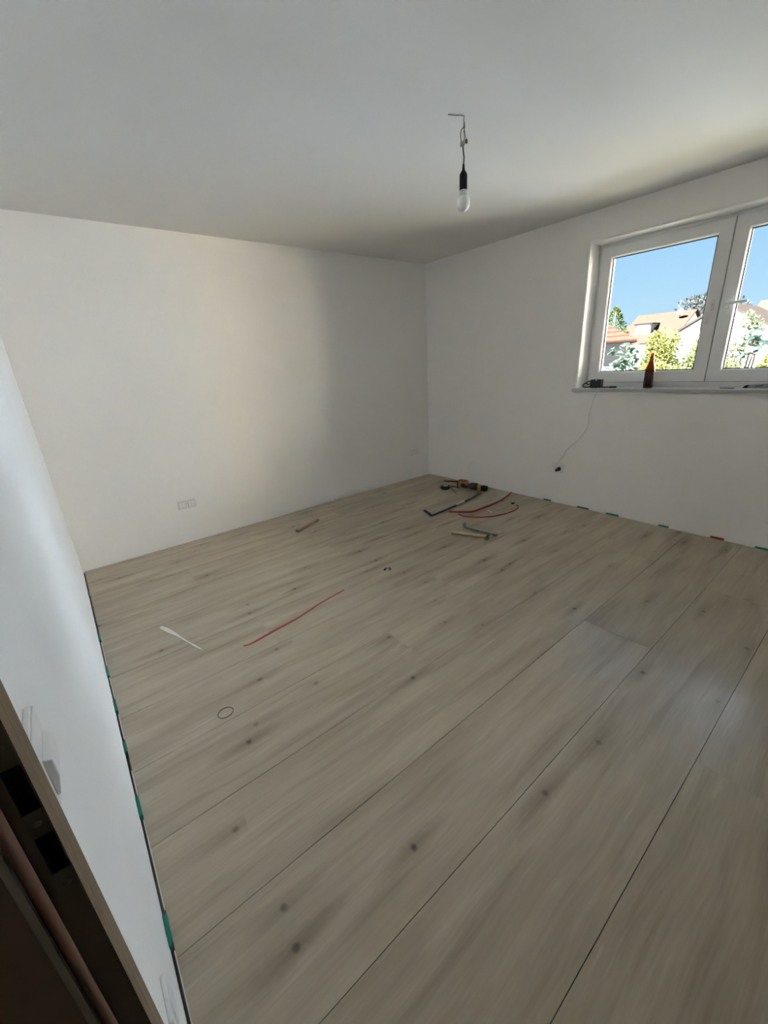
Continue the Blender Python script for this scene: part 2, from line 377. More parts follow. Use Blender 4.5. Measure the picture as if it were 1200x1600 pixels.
for z0, z1 in ((.975, 1.028), (1.061, 1.118)): fb.box((-3.9292, -3.4395, z0), (-3.928, -3.4187, z1))
fb.build('casing_edge', M_case, door)
_rb, _pk = jamb_panel(); _rb.build('rebate', M_reb, door); _pk.build('latch_pocket', mat('pocket_shade', (.004, .003, .003), .9), door)  # pocket walls near black: the shade inside the holes is in the colour
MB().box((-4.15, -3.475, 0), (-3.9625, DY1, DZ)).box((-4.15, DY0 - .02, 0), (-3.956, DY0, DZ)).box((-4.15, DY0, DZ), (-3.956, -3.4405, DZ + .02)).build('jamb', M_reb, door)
MB().tube([(-3.9575, -3.4465, 0), (-3.9575, -3.4465, DZ)], .0058, 12).build('gasket', M_gask, door)
sp = MB()
for z0, z1 in ((.935, .975), (1.028, 1.061), (1.118, 1.165)): sp.box((-3.946, -3.4412, z0), (-3.9285, -3.4404, z1))
sp.build('strike_plate', M_plate, door)
for zz in (.955, 1.045, 1.142):
    MB().lathe([(0, -.0012), (.0035, -.0012), (.004, 0)], (-3.937, -3.4412, zz), 10, 'Y').build('screw', M_plate, door)

# ------------------------------------------------------------------ switches and sockets
def plate2(name, label, cat, boxes, parts):
    r = empty(name, boxes[0][0]); tag(r, label, cat)
    MB().box(*boxes).build('plate', M_white, r, bevel=.003, seg=2)
    return r
# double switch on the back wall
r = empty('double_socket', (-3.07, 0, .355)); tag(r, 'white double outlet plate low on the bare wall opposite the doorway', 'outlet')
MB().box((-3.153, -.010, .314), (-2.992, -.0006, .398)).build('plate', M_white, r, bevel=.0025)
for x in (-3.112, -3.035):
    MB().box((x - .031, -.0115, .325), (x + .031, -.0102, .387)).build('shadow_gap', M_gap_shade, r)
    MB().box((x - .0295, -.014, .3265), (x + .0295, -.010, .3855)).build('insert', M_white, r, bevel=.002)
r = empty('wall_outlet', (-.27, 0, .33)); tag(r, 'small white outlet plate on the wall near the far corner of the room', 'outlet')
MB().box((-.345, -.009, .302), (-.19, -.0006, .378)).build('plate', M_white, r, bevel=.0025)
for x in (-.306, -.229): MB().lathe([(0, -.0085), (.02, -.0085), (.021, -.0125), (.024, -.0125), (.024, -.009)], (x, 0, .34), 20, 'Y').build('socket_ring', M_white, r)
# outlet below the window
r = empty('wall_socket', (0, -1.845, .36)); tag(r, 'white single wall socket with a black plug in it below the window', 'outlet')
MB().box((-.010, -1.886, .320), (-.0006, -1.804, .402)).build('plate', M_white, r, bevel=.0025)
MB().lathe([(0, -.0102), (.021, -.0102), (.022, -.013), (.026, -.013), (.027, -.010)], (0, -1.845, .361), 24, 'X').build('socket_ring', M_white, r)
# light switch next to the doorway
r = empty('light_switch', (-L0, -3.32, 1.02)); tag(r, 'white surface-mounted light switch on the wall beside the doorway', 'switch')
MB().box((-L0 + .0004, -3.363, .973), (-L0 + .0085, -3.281, 1.072)).build('back_box', M_white, r, bevel=.0015)
MB().box((-L0 + .0086, -3.362, .974), (-L0 + .0105, -3.282, 1.071)).build('plate', M_white, r, bevel=.0007)
MB().prism([(-L0 + .0105, -3.350, .984), (-L0 + .0105, -3.350, 1.040), (-L0 + .019, -3.350, 1.036), (-L0 + .0195, -3.350, 1.010), (-L0 + .014, -3.350, .984)], (0, .052, 0)).build('rocker', M_white, r, bevel=.0012)
r = empty('low_socket', (-L0, -3.245, .283)); tag(r, 'white wall socket low beside the doorway, under the light switch', 'outlet')
MB().box((-L0 + .0004, -3.286, .243), (-L0 + .009, -3.204, .323)).build('plate', M_white, r, bevel=.003)
MB().lathe([(0, .0092), (.020, .0092), (.022, .0125), (.027, .0125), (.028, .009)], (-L0, -3.245, .283), 24, 'X').build('socket_ring', M_white, r)

# ------------------------------------------------------------------ hanging bulb
bx, by = -1.984, -2.281
r = empty('pendant_bulb', (bx, by, 2.5)); tag(r, 'bare white light bulb in a black socket hanging from loose ceiling wires', 'light bulb')
M_wire = mat('dark_wire', (.05, .045, .04), .5); M_gw = mat('grey_wire', (.30, .29, .27), .6)
MB().tube(crv([(-2.056, -2.249, 2.497), (-2.02, -2.266, 2.4965), (bx - .003, by, 2.4975), (bx, by, 2.485), (bx, by, 2.462)]), .0022, 6).build('ceiling_wire', M_gw, r)
U2 = Vector((.776, -.628, 0)) # across the view, used only as a horizontal direction for the wire loops
def hp(u, z): return (bx + U2.x * u, by + U2.y * u, z)
MB().tube(crv([hp(.001, 2.472), hp(-.002, 2.455), hp(-.012, 2.447), hp(-.0145, 2.425), hp(-.012, 2.405)]), .0018, 6).build('wire', M_wire, r)
MB().tube(crv([hp(.001, 2.478), hp(.004, 2.460), hp(.001, 2.44), hp(.003, 2.415), hp(-.002, 2.400)]), .0018, 6).build('wire', M_wire, r)
MB().tube(crv([hp(0, 2.462), hp(.005, 2.435), hp(.0125, 2.408)]), .0015, 6).build('wire', M_wire, r)
MB().box((-.006, -.005, -.008), (.006, .005, .008), Matrix.Rotation(-.68, 3, 'Z'), hp(.012, 2.402)).build('wire_cap', M_wire, r, bevel=.002)
MB().box((-.010, -.006, -.012), (.010, .006, .010), Matrix.Rotation(-.68, 3, 'Z'), hp(-.006, 2.394)).build('terminal_block', mat('clear_terminal', (.55, .55, .52), .4), r, bevel=.002)
MB().tube(crv([hp(-.003, 2.386), hp(-.001, 2.362), hp(.002, 2.342), hp(0, 2.312)]), .0030, 8).build('cord', M_black, r)
MB().lathe([(.0034, 2.318), (.0052, 2.312), (.0064, 2.294), (.010, 2.288), (.0178, 2.277), (.0190, 2.268), (.0190, 2.216), (.0184, 2.213), (0, 2.213)], (bx, by, 0), 24).build('lamp_holder', M_black, r)
MB().lathe([(.0160, 2.214), (.0175, 2.212), (.0190, 2.202), (.0220, 2.192), (.0240, 2.187)], (bx, by, 0), 28).build('bulb_collar', mat('bulb_collar_plastic', (.62, .60, .56), .4), r)
MB().lathe([(.0240, 2.187), (.0285, 2.180), (.0314, 2.168), (.0318, 2.158), (.0300, 2.146), (.0250, 2.135), (.0160, 2.1275), (.0080, 2.1245), (.0001, 2.1240)], (bx, by, 0), 28).build('bulb_globe', mat('opal_globe', (.86, .84, .78), .25, var=.01), r)

# ------------------------------------------------------------------ spacer wedges round the floor
def wedge(mb, cx, cy, ln, d, h):
    """d = unit direction out of the wall; two interlocking ramps"""
    if d[0]:
        s = d[0]; x0 = cx; 
        mb.prism([(x0, cy - ln / 2, -.011), (x0, cy + ln / 2, -.011), (x0, cy + ln / 2, h * .8), (x0, cy - ln / 2, h)], (s * .0055, 0, 0))
        mb.prism([(x0 + s * .0058, cy - ln * .44, -.011), (x0 + s * .0058, cy + ln * .5, -.011), (x0 + s * .0058, cy + ln * .5, h), (x0 + s * .0058, cy - ln * .44, h * .8)], (s * .0048, 0, 0))
    return mb
ords = ['first', 'second', 'third', 'fourth', 'fifth', 'sixth', 'seventh']
for k, (a, b, h) in enumerate([(-.44, -.53, .003), (-1.085, -1.208, .005), (-1.505, -1.603, .006), (-1.819, -1.913, .007), (-2.128, -2.195, .007), (-2.442, -2.531, .008), (-2.885, -2.971, .009)]):
    o = wedge(MB(), -L0 + .0004, (a + b) / 2, b - a if b > a else a - b, (1, 0), h).build('spacer_wedge', M_green)
    tag(o, 'green plastic spacer wedge in the floor gap of the doorway wall, %s from the corner' % ords[k], 'spacer', 'green spacer wedges along the doorway wall')
labs = ['fourth toward the corner from the red wedge', 'third toward the corner from the red wedge', 'second toward the corner from the red wedge', 'next to the red wedge on the corner side', None, 'beyond the red wedge']
for k, (a, b) in enumerate([(-1.705, -1.785), (-2.066, -2.176), (-2.342, -2.452), (-2.778, -2.854), (-3.143, -3.228), (-3.415, -3.505)]):
    o = wedge(MB(), -.0004, (a + b) / 2, a - b, (-1, 0), .014 if k != 4 else .017).build('spacer_wedge', M_red if k == 4 else M_green)
    if k == 4: tag(o, 'red plastic spacer wedge against the foot of the window wall', 'spacer')
    else: tag(o, 'green spacer wedge under the window wall, ' + labs[k], 'spacer', 'green spacer wedges along the window wall')

# ------------------------------------------------------------------ tools on the floor
M_blue = mat('blue_paint', (.025, .045, .13), .4, var=.12)
M_steel = mat('worn_steel', (.30, .31, .31), .42, metal=.7, var=.2, scale=30)
M_dsteel = mat('dark_steel', (.06, .06, .06), .5, metal=.5, var=.2)
M_sticker = mat('white_sticker', (.65, .66, .66), .5)
# crowbar
r = empty('crowbar', (-.75, -1.16, 0)); tag(r, 'long blue steel crowbar lying on the boards near the far corner', 'crowbar')
MB().tube(crv([(-1.150, -1.150, .020), (-1.157, -1.176, .0105), (-1.138, -1.188, .0100), (-1.10, -1.186, .0100), (-.768, -1.162, .0100), (-.47, -1.130, .0100), (-.44, -1.128, .0105)], 4), .0098, 6).build('bar', M_blue, r)
for s in (0, 1):
    MB().prism([(-1.166 + s * .021, -1.160, .012), (-1.150 + s * .021 - .002, -1.160, .012), (-1.153 + s * .017, -1.085, .034), (-1.165 + s * .019, -1.085, .034)], (0, .003, .007)).build('claw', M_blue, r)
MB().prism([(-.452, -1.117, .005), (-.446, -1.140, .005), (-.335, -1.150, .034), (-.345, -1.100, .034)], (.002, 0, .0075)).build('chisel_end', mat('grey_blue_steel', (.09, .10, .13), .4, metal=.4), r, bevel=.001)
MB().tube([(-.768, -1.162, .0102), (-.62, -1.1465, .0102)], .0106, 6).build('sticker', M_sticker, r)
# red straps by the crowbar
def z(pts, zz): return [(p[0], p[1], zz) for p in pts]
s1 = z([(-.963, -1.238), (-.89, -1.333), (-.807, -1.411), (-.647, -1.419), (-.436, -1.419), (-.215, -1.38), (-.03, -1.325)], .011)
tag(MB().ribbon(crv(s1), .020, .0012, (0, 0, 1)).build('plastic_strap', M_redstrap), 'red plastic strap curving from beside the blue crowbar to the window wall', 'strap')
s2 = z([(-.941, -1.344), (-.944, -1.445), (-.9, -1.519), (-.848, -1.577), (-.705, -1.656), (-.536, -1.683), (-.422, -1.671), (-.386, -1.654)], .0062)
r = empty('plastic_strap', (-.7, -1.6, 0)); tag(r, 'thin red plastic strap bent into a wide arc with a black tip', 'strap')
MB().ribbon(crv(s2), .011, .0012, (0, 0, 1)).build('band', M_redstrap, r)
MB().ribbon(crv(z([(-.386, -1.654), (-.362, -1.632), (-.349, -1.607)], .0062)), .0118, .002, (0, 0, 1)).build('tip', M_black, r)
tag(MB().box((-.335, -1.556, .0005), (-.300, -1.535, .010)).build('plastic_scrap', M_black, bevel=.002), 'tiny black scrap beside the black tip of the red strap', 'scrap')
for i, (x, y) in enumerate([(-.672, -1.506), (-.686, -1.544)]):
    tag(MB().lathe([(0, .0001), (.009, .0001), (.010, .006), (.006, .013), (0, .014)], (x, y, 0), 10).build('white_plug', M_white), ['tiny white plug inside the arc of the red straps, nearer the crowbar', 'tiny white plug inside the arc of the red straps, nearer the pull bar'][i], 'plug')
# hammer
a, b = Vector((-1.345, -1.620, .016)), Vector((-1.212, -1.905, .018)); d = (b - a).normalized(); n_ = Vector((-d.y, d.x, 0))
r = empty('hammer', (-1.28, -1.78, 0)); tag(r, 'hammer with a pale wooden handle and dark steel head lying on the boards', 'hammer')
MB().tube([a, a + d * .01, a + d * .10, a + d * .2, b], [.012, .0150, .0155, .0138, .0125], 14, .8).build('handle', wood('hammer_handle', (.46, .34, .22), (.58, .44, .30), (8, 8, 8)), r)
hc = b + d * .004
MB().tube([hc - n_ * .048, hc - n_ * .046, hc - n_ * .026, hc - n_ * .018, hc + n_ * .016, hc + n_ * .024, hc + n_ * .046, hc + n_ * .060], [.0135, .0155, .0155, .011, .0150, .0130, .0085, .003], 14).build('head', M_dsteel, r)
MB().tube([b + d * .012, b + d * .022], .010, 12).build('handle_end', wood('hammer_end', (.34, .24, .15), (.42, .30, .2), (8, 8, 8)), r)
MB().tube([hc - n_ * .0484, hc - n_ * .0478], .0128, 14).build('striking_face', M_steel, r)
# pull bar
a, b = Vector((-1.155, -1.604, 0)), Vector((-1.110, -1.915, 0)); d = (b - a).normalized(); n_ = Vector((-d.y, d.x, 0)); wd = .019
r = empty('pull_bar', (-1.13, -1.76, 0)); tag(r, 'grey steel flooring pull bar with bent ends beside the hammer', 'pull bar')
def q(t, s, zz): return a + d * t + n_ * s + Vector((0, 0, zz))
MB().prism([q(0, -wd, .010), q(0, wd, .010), q(.30, wd, .013), q(.30, -wd, .013)], (0, 0, .0045)).build('bar', M_steel, r, bevel=.001)
MB().prism([q(0, -wd, .010), q(0, wd, .010), q(-.003, wd, .046), q(-.003, -wd, .046)], d * .005).build('lip', M_steel, r, bevel=.001)
MB().prism([q(.296, -wd, .0005), q(.296, wd, .0005), q(.300, wd, .0165), q(.300, -wd, .0165)], d * .030).build('hook', M_steel, r, bevel=.001)
# offcut block
a, b = Vector((-2.30, -.555, 0)), Vector((-1.99, -.425, 0)); d = (b - a).normalized(); n_ = Vector((-d.y, d.x, 0))
tag(MB().prism([a - n_ * .022 + Vector((0, 0, .0003)), a + n_ * .022 + Vector((0, 0, .0003)), a + n_ * .018 + Vector((0, 0, .026)), a - n_ * .02 + Vector((0, 0, .028))], d * .315).build('wooden_offcut', wood('offcut_wood', (.30, .20, .145), (.38, .26, .19), (14, 14, 14)), bevel=.002), 'small reddish brown wooden offcut lying along the bare wall', 'wood block')
# white and red strips in the middle of the room
tag(MB().ribbon(crv(z([(-3.633, -1.312), (-3.608, -1.38), (-3.58, -1.465), (-3.542, -1.598), (-3.501, -1.728)], .0005)), [.014] + [.017 + .010 * math.sin(i / 12 * 3.14) for i in range(1, 20)] + [.012, .010, .008, .005, .002], .002, None).build('white_strip', mat('white_strip_plastic', (.70, .66, .60), .5)), 'pointed white sliver lying alone on the boards', 'strip')
r = empty('red_strip', (-2.95, -1.81, 0)); tag(r, 'straight thin red plastic strip lying alone on the boards', 'strip')
pp = crv(z([(-3.316, -1.849), (-3.276, -1.863), (-3.119, -1.842), (-2.937, -1.819), (-2.775, -1.777), (-2.565, -1.749)], .0006), 5)
MB().ribbon(pp, [.003 + .013 * min(1, i / 8) for i in range(len(pp) - 12)] + [.012 - .0002 * i for i in range(12)], .0022, None).build('band', M_redstrap, r)
MB().ribbon(z([(-2.565, -1.749), (-2.554, -1.748)], .0006), .012, .0028, None).build('tip', mat('pink_tip', (.60, .35, .33), .5), r)
# wire ring
rg = MB(); c = Vector((-3.555, -2.264, .0022)); th = [i * 2 * math.pi / 32 for i in range(33)]
rg.tube([c + Vector((math.cos(t) * .033, math.sin(t) * .030, 0)) for t in th], .0017, 6, cap=False)
tag(rg.build('wire_ring', mat('dark_green_rubber', (.04, .045, .03), .6)), 'small dark rubber ring lying on the bare boards', 'ring')
for i, (x, y, aa) in enumerate([(-2.178, -1.719, .4), (-2.150, -1.738, 1.2)]):
    tag(MB().box((-.016, -.006, .0003), (.016, .006, .008), Matrix.Rotation(aa, 3, 'Z'), (x, y, 0)).build('dark_chip', M_black, bevel=.002), ['small dark chip in the open floor, the one nearer the bare wall', 'small dark chip in the open floor, the one nearer the window wall'][i], 'chip')
# reciprocating saw
M_yel = mat('yellow_housing', (.46, .24, .05), .45, var=.1)
M_grey = mat('charcoal_rubber', (.035, .036, .042), .6)
A = Vector((-.235, -.735, 0)); B = Vector((-.150, -1.085, 0)); d = (B - A).normalized(); n_ = Vector((-d.y, d.x, 0))
def t3(t, s, zz): return A + d * t + n_ * s + Vector((0, 0, zz))
r = empty('power_saw', t3(.15, 0, 0)); tag(r, 'yellow and black cordless power saw with a thin blade, near the far corner', 'power saw')
MB().prism([t3(-.006, -.040, .002), t3(-.006, .040, .002), t3(-.006, .040, .088), t3(-.006, -.040, .088)], d * .010).build('shoe', M_black, r, bevel=.003)
hb = MB()
for (u0, u1, z0, z1) in ((.006, .034, .004, .092), (.034, .105, .070, .092), (.095, .115, .040, .085)):
    hb.prism([t3(u0, -.030, z0), t3(u0, .030, z0), t3(u0, .030, z1), t3(u0, -.030, z1)], d * (u1 - u0))
hb.build('front_housing', M_yel, r, bevel=.004)
MB().prism([t3(.004, -.031, .090), t3(.004, .031, .090), t3(.004, .028, .098), t3(.004, -.028, .098)], d * .10).build('top_guard', mat('dark_red_guard', (.10, .03, .02), .5), r, bevel=.002)
MB().tube([t3(.033, 0, .030), t3(.08, 0, .028), t3(.14, 0, .030)], [.026, .025, .024], 14).build('grip', M_black, r)
MB().tube([t3(.085, 0, .055), t3(.098, 0, .055)], .012, 10).build('trigger', M_white, r)
MB().tube([t3(.12, 0, .030), t3(.145, 0, .033), t3(.175, -.004, .040), t3(.215, -.006, .042), t3(.245, -.004, .040)], [.024, .030, .039, .040, .036], 16).build('motor_housing', M_grey, r)
MB().tube([t3(.243, -.004, .036), t3(.252, -.004, .036), t3(.285, -.002, .034), t3(.292, -.002, .034)], [.030, .034, .033, .028], 16).build('collar', M_yel, r)
MB().prism([t3(.290, -.030, .003), t3(.290, .030, .003), t3(.290, .028, .060), t3(.290, -.028, .060)], d * .062 + Vector((0, 0, -.002))).build('battery', M_black, r, bevel=.004)
MB().prism([(-.313, -.560, .070), (-.313, -.562, .058), (-.233, -.728, .058), (-.233, -.728, .078)], (.002, .001, 0)).build('blade', mat('brown_blade', (.12, .06, .045), .45, metal=.3), r)
# tape measure with its loose straps
r = empty('tape_measure', (-.39, -.66, 0)); tag(r, 'small round black tape measure on the boards left of the power saw', 'tape measure')
MB().lathe([(0, .001), (.050, .001), (.055, .008), (.055, .030), (.050, .037), (.034, .038), (.033, .034), (0, .034)], (-.385, -.655, 0), 28).build('case', M_black, r)
MB().lathe([(.0001, .0345), (.032, .0345), (.030, .0375), (.0001, .0378)], (-.385, -.655, 0), 24).build('pale_disc', mat('pale_disc', (.45, .43, .40), .5), r)
MB().ribbon(crv([(-.345, -.69, .022), (-.318, -.735, .030), (-.305, -.765, .018), (-.270, -.772, .012)]), .010, .0015, (0, 0, 1)).build('tape', M_black, r)
MB().ribbon(crv([(-.35, -.70, .018), (-.41, -.81, .012), (-.474, -.905, .006)]), [.011] * 8 + [.009, .008, .007, .005, .003], .0015, (0, 0, 1)).build('strap', M_black, r)

# ------------------------------------------------------------------ things on the windowsill
ZS = 1.130
M_amber = mat('amber_glass', (.40, .135, .02), .08, var=.02, trans=.9, ior=1.3)
def label_mat():
    M = bpy.data.materials.new('bottle_label'); M.use_nodes = True; n = M.node_tree; L = n.links.new; b = n.nodes['Principled BSDF']; b.inputs['Roughness'].default_value = .5
    t = n.nodes.new('ShaderNodeTexCoord'); sp_ = n.nodes.new('ShaderNodeSeparateXYZ'); L(t.outputs['Object'], sp_.inputs[0])
    z1 = n.nodes.new('ShaderNodeTexNoise'); z1.inputs['Scale'].default_value = 45; z1.inputs['Detail'].default_value = 2; L(t.outputs['Object'], z1.inputs['Vector'])
    r_ = n.nodes.new('ShaderNodeValToRGB'); L(z1.outputs['Fac'], r_.inputs[0]); e_ = r_.color_ramp.elements
    e_[0].position = .40; e_[0].color = (.025, .018, .022, 1); e_[1].position = .62; e_[1].color = (.13, .03, .022, 1)
    x_ = e_.new(.52); x_.color = (.05, .02, .02, 1)
    L(r_.outputs[0], b.inputs['Base Color']); return M
bxp, byp = .062, -2.503
r = empty('beer_bottle', (bxp, byp, ZS)); tag(r, 'brown glass beer bottle with a dark label standing on the windowsill', 'bottle')
MB().lathe([(.0001, .0004), (.030, .0004), (.0345, .004), (.0350, .010), (.0350, .138), (.0335, .150), (.0280, .172), (.0200, .198), (.0155, .218), (.0135, .240), (.0130, .254), (.0150, .256), (.0150, .266), (.0130, .268), (.0105, .268), (.0105, .240), (.0125, .216), (.0250, .172), (.0310, .148), (.0315, .012), (.0001, .008)], (bxp, byp, ZS), 32).build('glass', M_amber, r)
MB().lathe([(.0354, .020), (.0357, .021), (.0357, .128), (.0354, .129)], (bxp, byp, ZS), 32).build('label', label_mat(), r)
MB().lathe([(.0348, .1405), (.0353, .141), (.0345, .146), (.0338, .1485)], (bxp, byp, ZS), 32).build('shoulder_band', mat('dark_band', (.03, .02, .018), .5), r)
MB().lathe([(.0188, .207), (.0176, .214), (.0150, .232)], (bxp, byp, ZS), 24).build('neck_label', mat('gold_neck_label', (.30, .12, .025), .5), r)
# charger
r = empty('charger', (.055, -2.085, ZS)); tag(r, 'small black charger box with a looped cord at the end of the windowsill', 'charger')
MB().box((.030, -2.133, ZS + .0005), (.085, -2.040, ZS + .074)).build('housing', M_black, r, bevel=.006, seg=3)
MB().box((.0285, -2.097, ZS + .062), (.031, -2.089, ZS + .074)).build('clip', M_white, r)
MB().tube(crv([(.05, -2.042, ZS + .055), (.045, -2.015, ZS + .058), (.04, -2.003, ZS + .042), (.04, -2.02, ZS + .030), (.042, -2.042, ZS + .038)]), .0042, 8).build('cord_loop', M_black, r)
MB().tube(crv([(.04, -2.01, ZS + .046), (.035, -1.985, ZS + .036), (.035, -1.975, ZS + .018), (.038, -1.990, ZS + .006), (.042, -2.02, ZS + .007), (.045, -2.042, ZS + .016)]), .0045, 8).build('cord_loop', M_black, r)
a = Vector((.040, -2.140, ZS + .006)); b = Vector((.060, -2.262, ZS + .0085))
r = empty('screwdriver', (.05, -2.2, ZS)); tag(r, 'thin black screwdriver lying on the windowsill beside the charger', 'screwdriver')
MB().tube([a, a.lerp(b, .55)], .0040, 8).build('shaft', M_black, r)
MB().tube([a.lerp(b, .5), a.lerp(b, .56), a.lerp(b, .9), b], [.0045, .0068, .0072, .0055], 10).build('grip', M_black, r)
# cord
r = empty('hanging_cable', (-.012, -2.0, .7)); tag(r, 'thin grey cord hanging from the windowsill down to the wall socket', 'cord')
pts = [(.012, -2.125, ZS + .004), (-.020, -2.140, ZS + .006), (-.036, -2.146, ZS - .004), (-.034, -2.135, 1.09), (-.020, -2.107, 1.014), (-.014, -2.083, .889), (-.012, -2.083, .814), (-.012, -2.066, .76), (-.013, -2.005, .658), (-.014, -1.908, .561), (-.016, -1.886, .496), (-.020, -1.836, .413), (-.026, -1.802, .392), (-.034, -1.799, .366), (-.036, -1.812, .350), (-.036, -1.826, .346)]
MB().tube(crv(pts, 8), .0024, 8).build('cable', mat('grey_cord', (.72, .72, .70), .5), r)
MB().lathe([(.0001, -.044), (.014, -.044), (.017, -.040), (.0195, -.014), (.0195, -.0135), (.0001, -.0135)], (0, -1.848, .357), 20, 'X').box((-.042, -1.838, .333), (-.018, -1.822, .352)).build('plug', mat('plug_black', (.025, .026, .018), .5), r)
# knife and strip at the other end
r = empty('utility_knife', (.05, -3.2, ZS)); tag(r, 'grey utility knife with a dark tip lying on the windowsill', 'knife')
MB().prism([(.055, -3.140, ZS + .004), (.055, -3.150, ZS + .026), (.055, -3.30, ZS + .040), (.055, -3.315, ZS + .012), (.055, -3.24, ZS + .002)], (.018, -.002, 0)).build('body', mat('knife_grey', (.33, .35, .35), .4, metal=.3), r, bevel=.003)
MB().prism([(.058, -3.112, ZS + .004), (.058, -3.126, ZS + .022), (.058, -3.1495, ZS + .026), (.058, -3.1395, ZS + .003)], (.012, 0, 0)).build('tip', M_black, r, bevel=.0015)
MB().prism([(.0535, -3.185, ZS + .014), (.0535, -3.185, ZS + .019), (.0535, -3.225, ZS + .024), (.0535, -3.225, ZS + .019)], (.003, 0, 0)).build('slider', M_black, r)
tag(MB().box((.045, -3.072, ZS + .0004), (.060, -2.985, ZS + .007)).build('carpenter_pencil', mat('grey_green_pencil', (.16, .20, .19), .5), bevel=.002), 'flat grey pencil lying on the windowsill between the bottle and the knife', 'pencil')

# ------------------------------------------------------------------ outside: houses
M_red_tile = mat('red_tile', (.030, .0125, .0095), .7, spec=0, var=.2, scale=6)
M_brown_roof = mat('brown_roof', (.0205, .0125, .0100), .8, spec=0, var=.1, scale=3)
M_grey_roof = mat('grey_brown_roof', (.0165, .0138, .0124), .85, spec=0, var=.2, scale=14)
M_slate = mat('slate_roof', (.010, .010, .011), .8, spec=0, var=.1)
M_pl_w = mat('white_render', (.72, .71, .68), .9, spec=0, var=.03)
M_pl_g = mat('grey_render', (.055, .055, .052), .9, spec=0, var=.05)
M_pl_b = mat('pale_render', (.70, .71, .73), .9, spec=0, var=.03)
M_fasc = mat('grey_fascia', (.006, .0056, .0052), .7, spec=0)
G = -3.0
def roof_slab(mb, p, th=.12):
    P = [Vector(v) for v in p]; n = (P[1] - P[0]).cross(P[2] - P[0]).normalized()
    if n.z < 0: n = -n
    return mb.prism([v - n * th for v in P], n * th)
# hipped red tiled house, turned a little against the others
r = empty('tiled_house', (20, 5.35, G)); tag(r, 'house with a red tiled hip roof and grey walls beyond the garden', 'house')
RT = Matrix.Rotation(math.radians(24), 3, 'Z'); hc_ = Vector((20, 5.35, 0))
def turned(mb): mb.v = [tuple(RT @ Vector(v) + hc_) for v in mb.v]; return mb
turned(MB().box((.4, .4, G), (6.6, 7.9, 1.82))).build('wall', M_pl_g, r)
n_c, ex1, ey1, ez, ph = 10, 7.0, 8.3, 1.84, .64
for k in range(n_c):
    t0, t1 = 3.5 * k / n_c, 3.5 * (k + 1.12) / n_c; zz0 = ez + t0 * ph; zz1 = ez + t1 * ph
    def rect(t, zz): return [(t, t, zz), (ex1 - t, t, zz), (ex1 - t, ey1 - t, zz), (t, ey1 - t, zz)]
    a_, b_, c_ = rect(t0, zz0 - .03), rect(t0, zz0 + .05), rect(min(t1, 3.499), zz1)
    turned(MB().add(a_ + b_ + c_, [(i, (i + 1) % 4, 4 + (i + 1) % 4, 4 + i) for i in range(4)] + [(4 + i, 4 + (i + 1) % 4, 8 + (i + 1) % 4, 8 + i) for i in range(4)])).build('tile_course', M_red_tile, r)
turned(MB().box((-.02, -.02, ez - .10), (ex1 + .02, ey1 + .02, ez - .03))).build('gutter', M_fasc, r)
# brown roofed house with dormer
r = empty('dormer_house', (55, 16, G)); tag(r, 'house with a brown gable roof, a white dormer and a satellite dish', 'house')
ya, yb, rz, ps = 13.09, 19.06, 5.15, .506
MB().prism([(49.2, ya + .25, G), (49.2, ya + .25, rz - 5.8 * ps - .2), (55, ya + .25, rz - .2), (60.8, ya + .25, rz - 5.8 * ps - .2), (60.8, ya + .25, G)], (0, yb - ya - .5, 0)).build('wall', M_pl_b, r)
rb = MB(); roof_slab(rb, [(55, ya, rz), (55, yb, rz), (48.6, yb, rz - 6.4 * ps), (48.6, ya, rz - 6.4 * ps)]); roof_slab(rb, [(55, ya, rz), (55, yb, rz), (61.4, yb, rz - 6.4 * ps), (61.4, ya, rz - 6.4 * ps)])
rb.build('roof', M_brown_roof, r)
dm = MB().box((50.6, 15.95, 2.7), (52.9, 17.55, 3.93)).build('dormer', mat('slate_cheek', (.14, .14, .15), .8, spec=0), r)
MB().box((50.56, 16.05, 2.95), (50.6, 17.45, 3.86)).build('dormer_front', M_pl_w, dm)
MB().box((50.4, 15.8, 3.93), (53.0, 17.7, 4.03)).build('dormer_roof', M_slate, dm)
dd = MB(); dd.lathe([(.0001, .10), (.18, .085), (.30, .045), (.37, 0), (.385, 0), (.31, .06), (.0001, .125)], (0, 0, 0), 20, 'X')
dd.v = [tuple(Matrix.Rotation(-.35, 3, 'Z') @ Matrix.Rotation(.45, 3, 'Y') @ Vector(v) + Vector((53.2, 14.2, 5.02))) for v in dd.v]
dish = dd.build('satellite_dish', mat('dish_grey', (.03, .03, .03), .6, spec=0), r)
MB().tube([(53.35, 14.2, 4.1), (53.35, 14.2, 4.95)], .035, 8).build('dish_mast', M_slate, dish)
# slate roof behind, to the side
r = empty('slate_house', (64, 24, G)); tag(r, 'far house with a dark slate roof behind the brown roofed house', 'house')
MB().prism([(59, 20.5, G), (59, 20.5, 2.4), (64, 20.5, 4.4), (69, 20.5, 2.4), (69, 20.5, G)], (0, 3.2, 0)).build('wall', M_pl_g, r)
rb = MB(); roof_slab(rb, [(64, 20.2, 4.62), (64, 24, 4.62), (58.5, 24, 2.4), (58.5, 20.2, 2.4)]); roof_slab(rb, [(64, 20.2, 4.62), (64, 24, 4.62), (69.5, 24, 2.4), (69.5, 20.2, 2.4)]); rb.build('roof', M_slate, r)
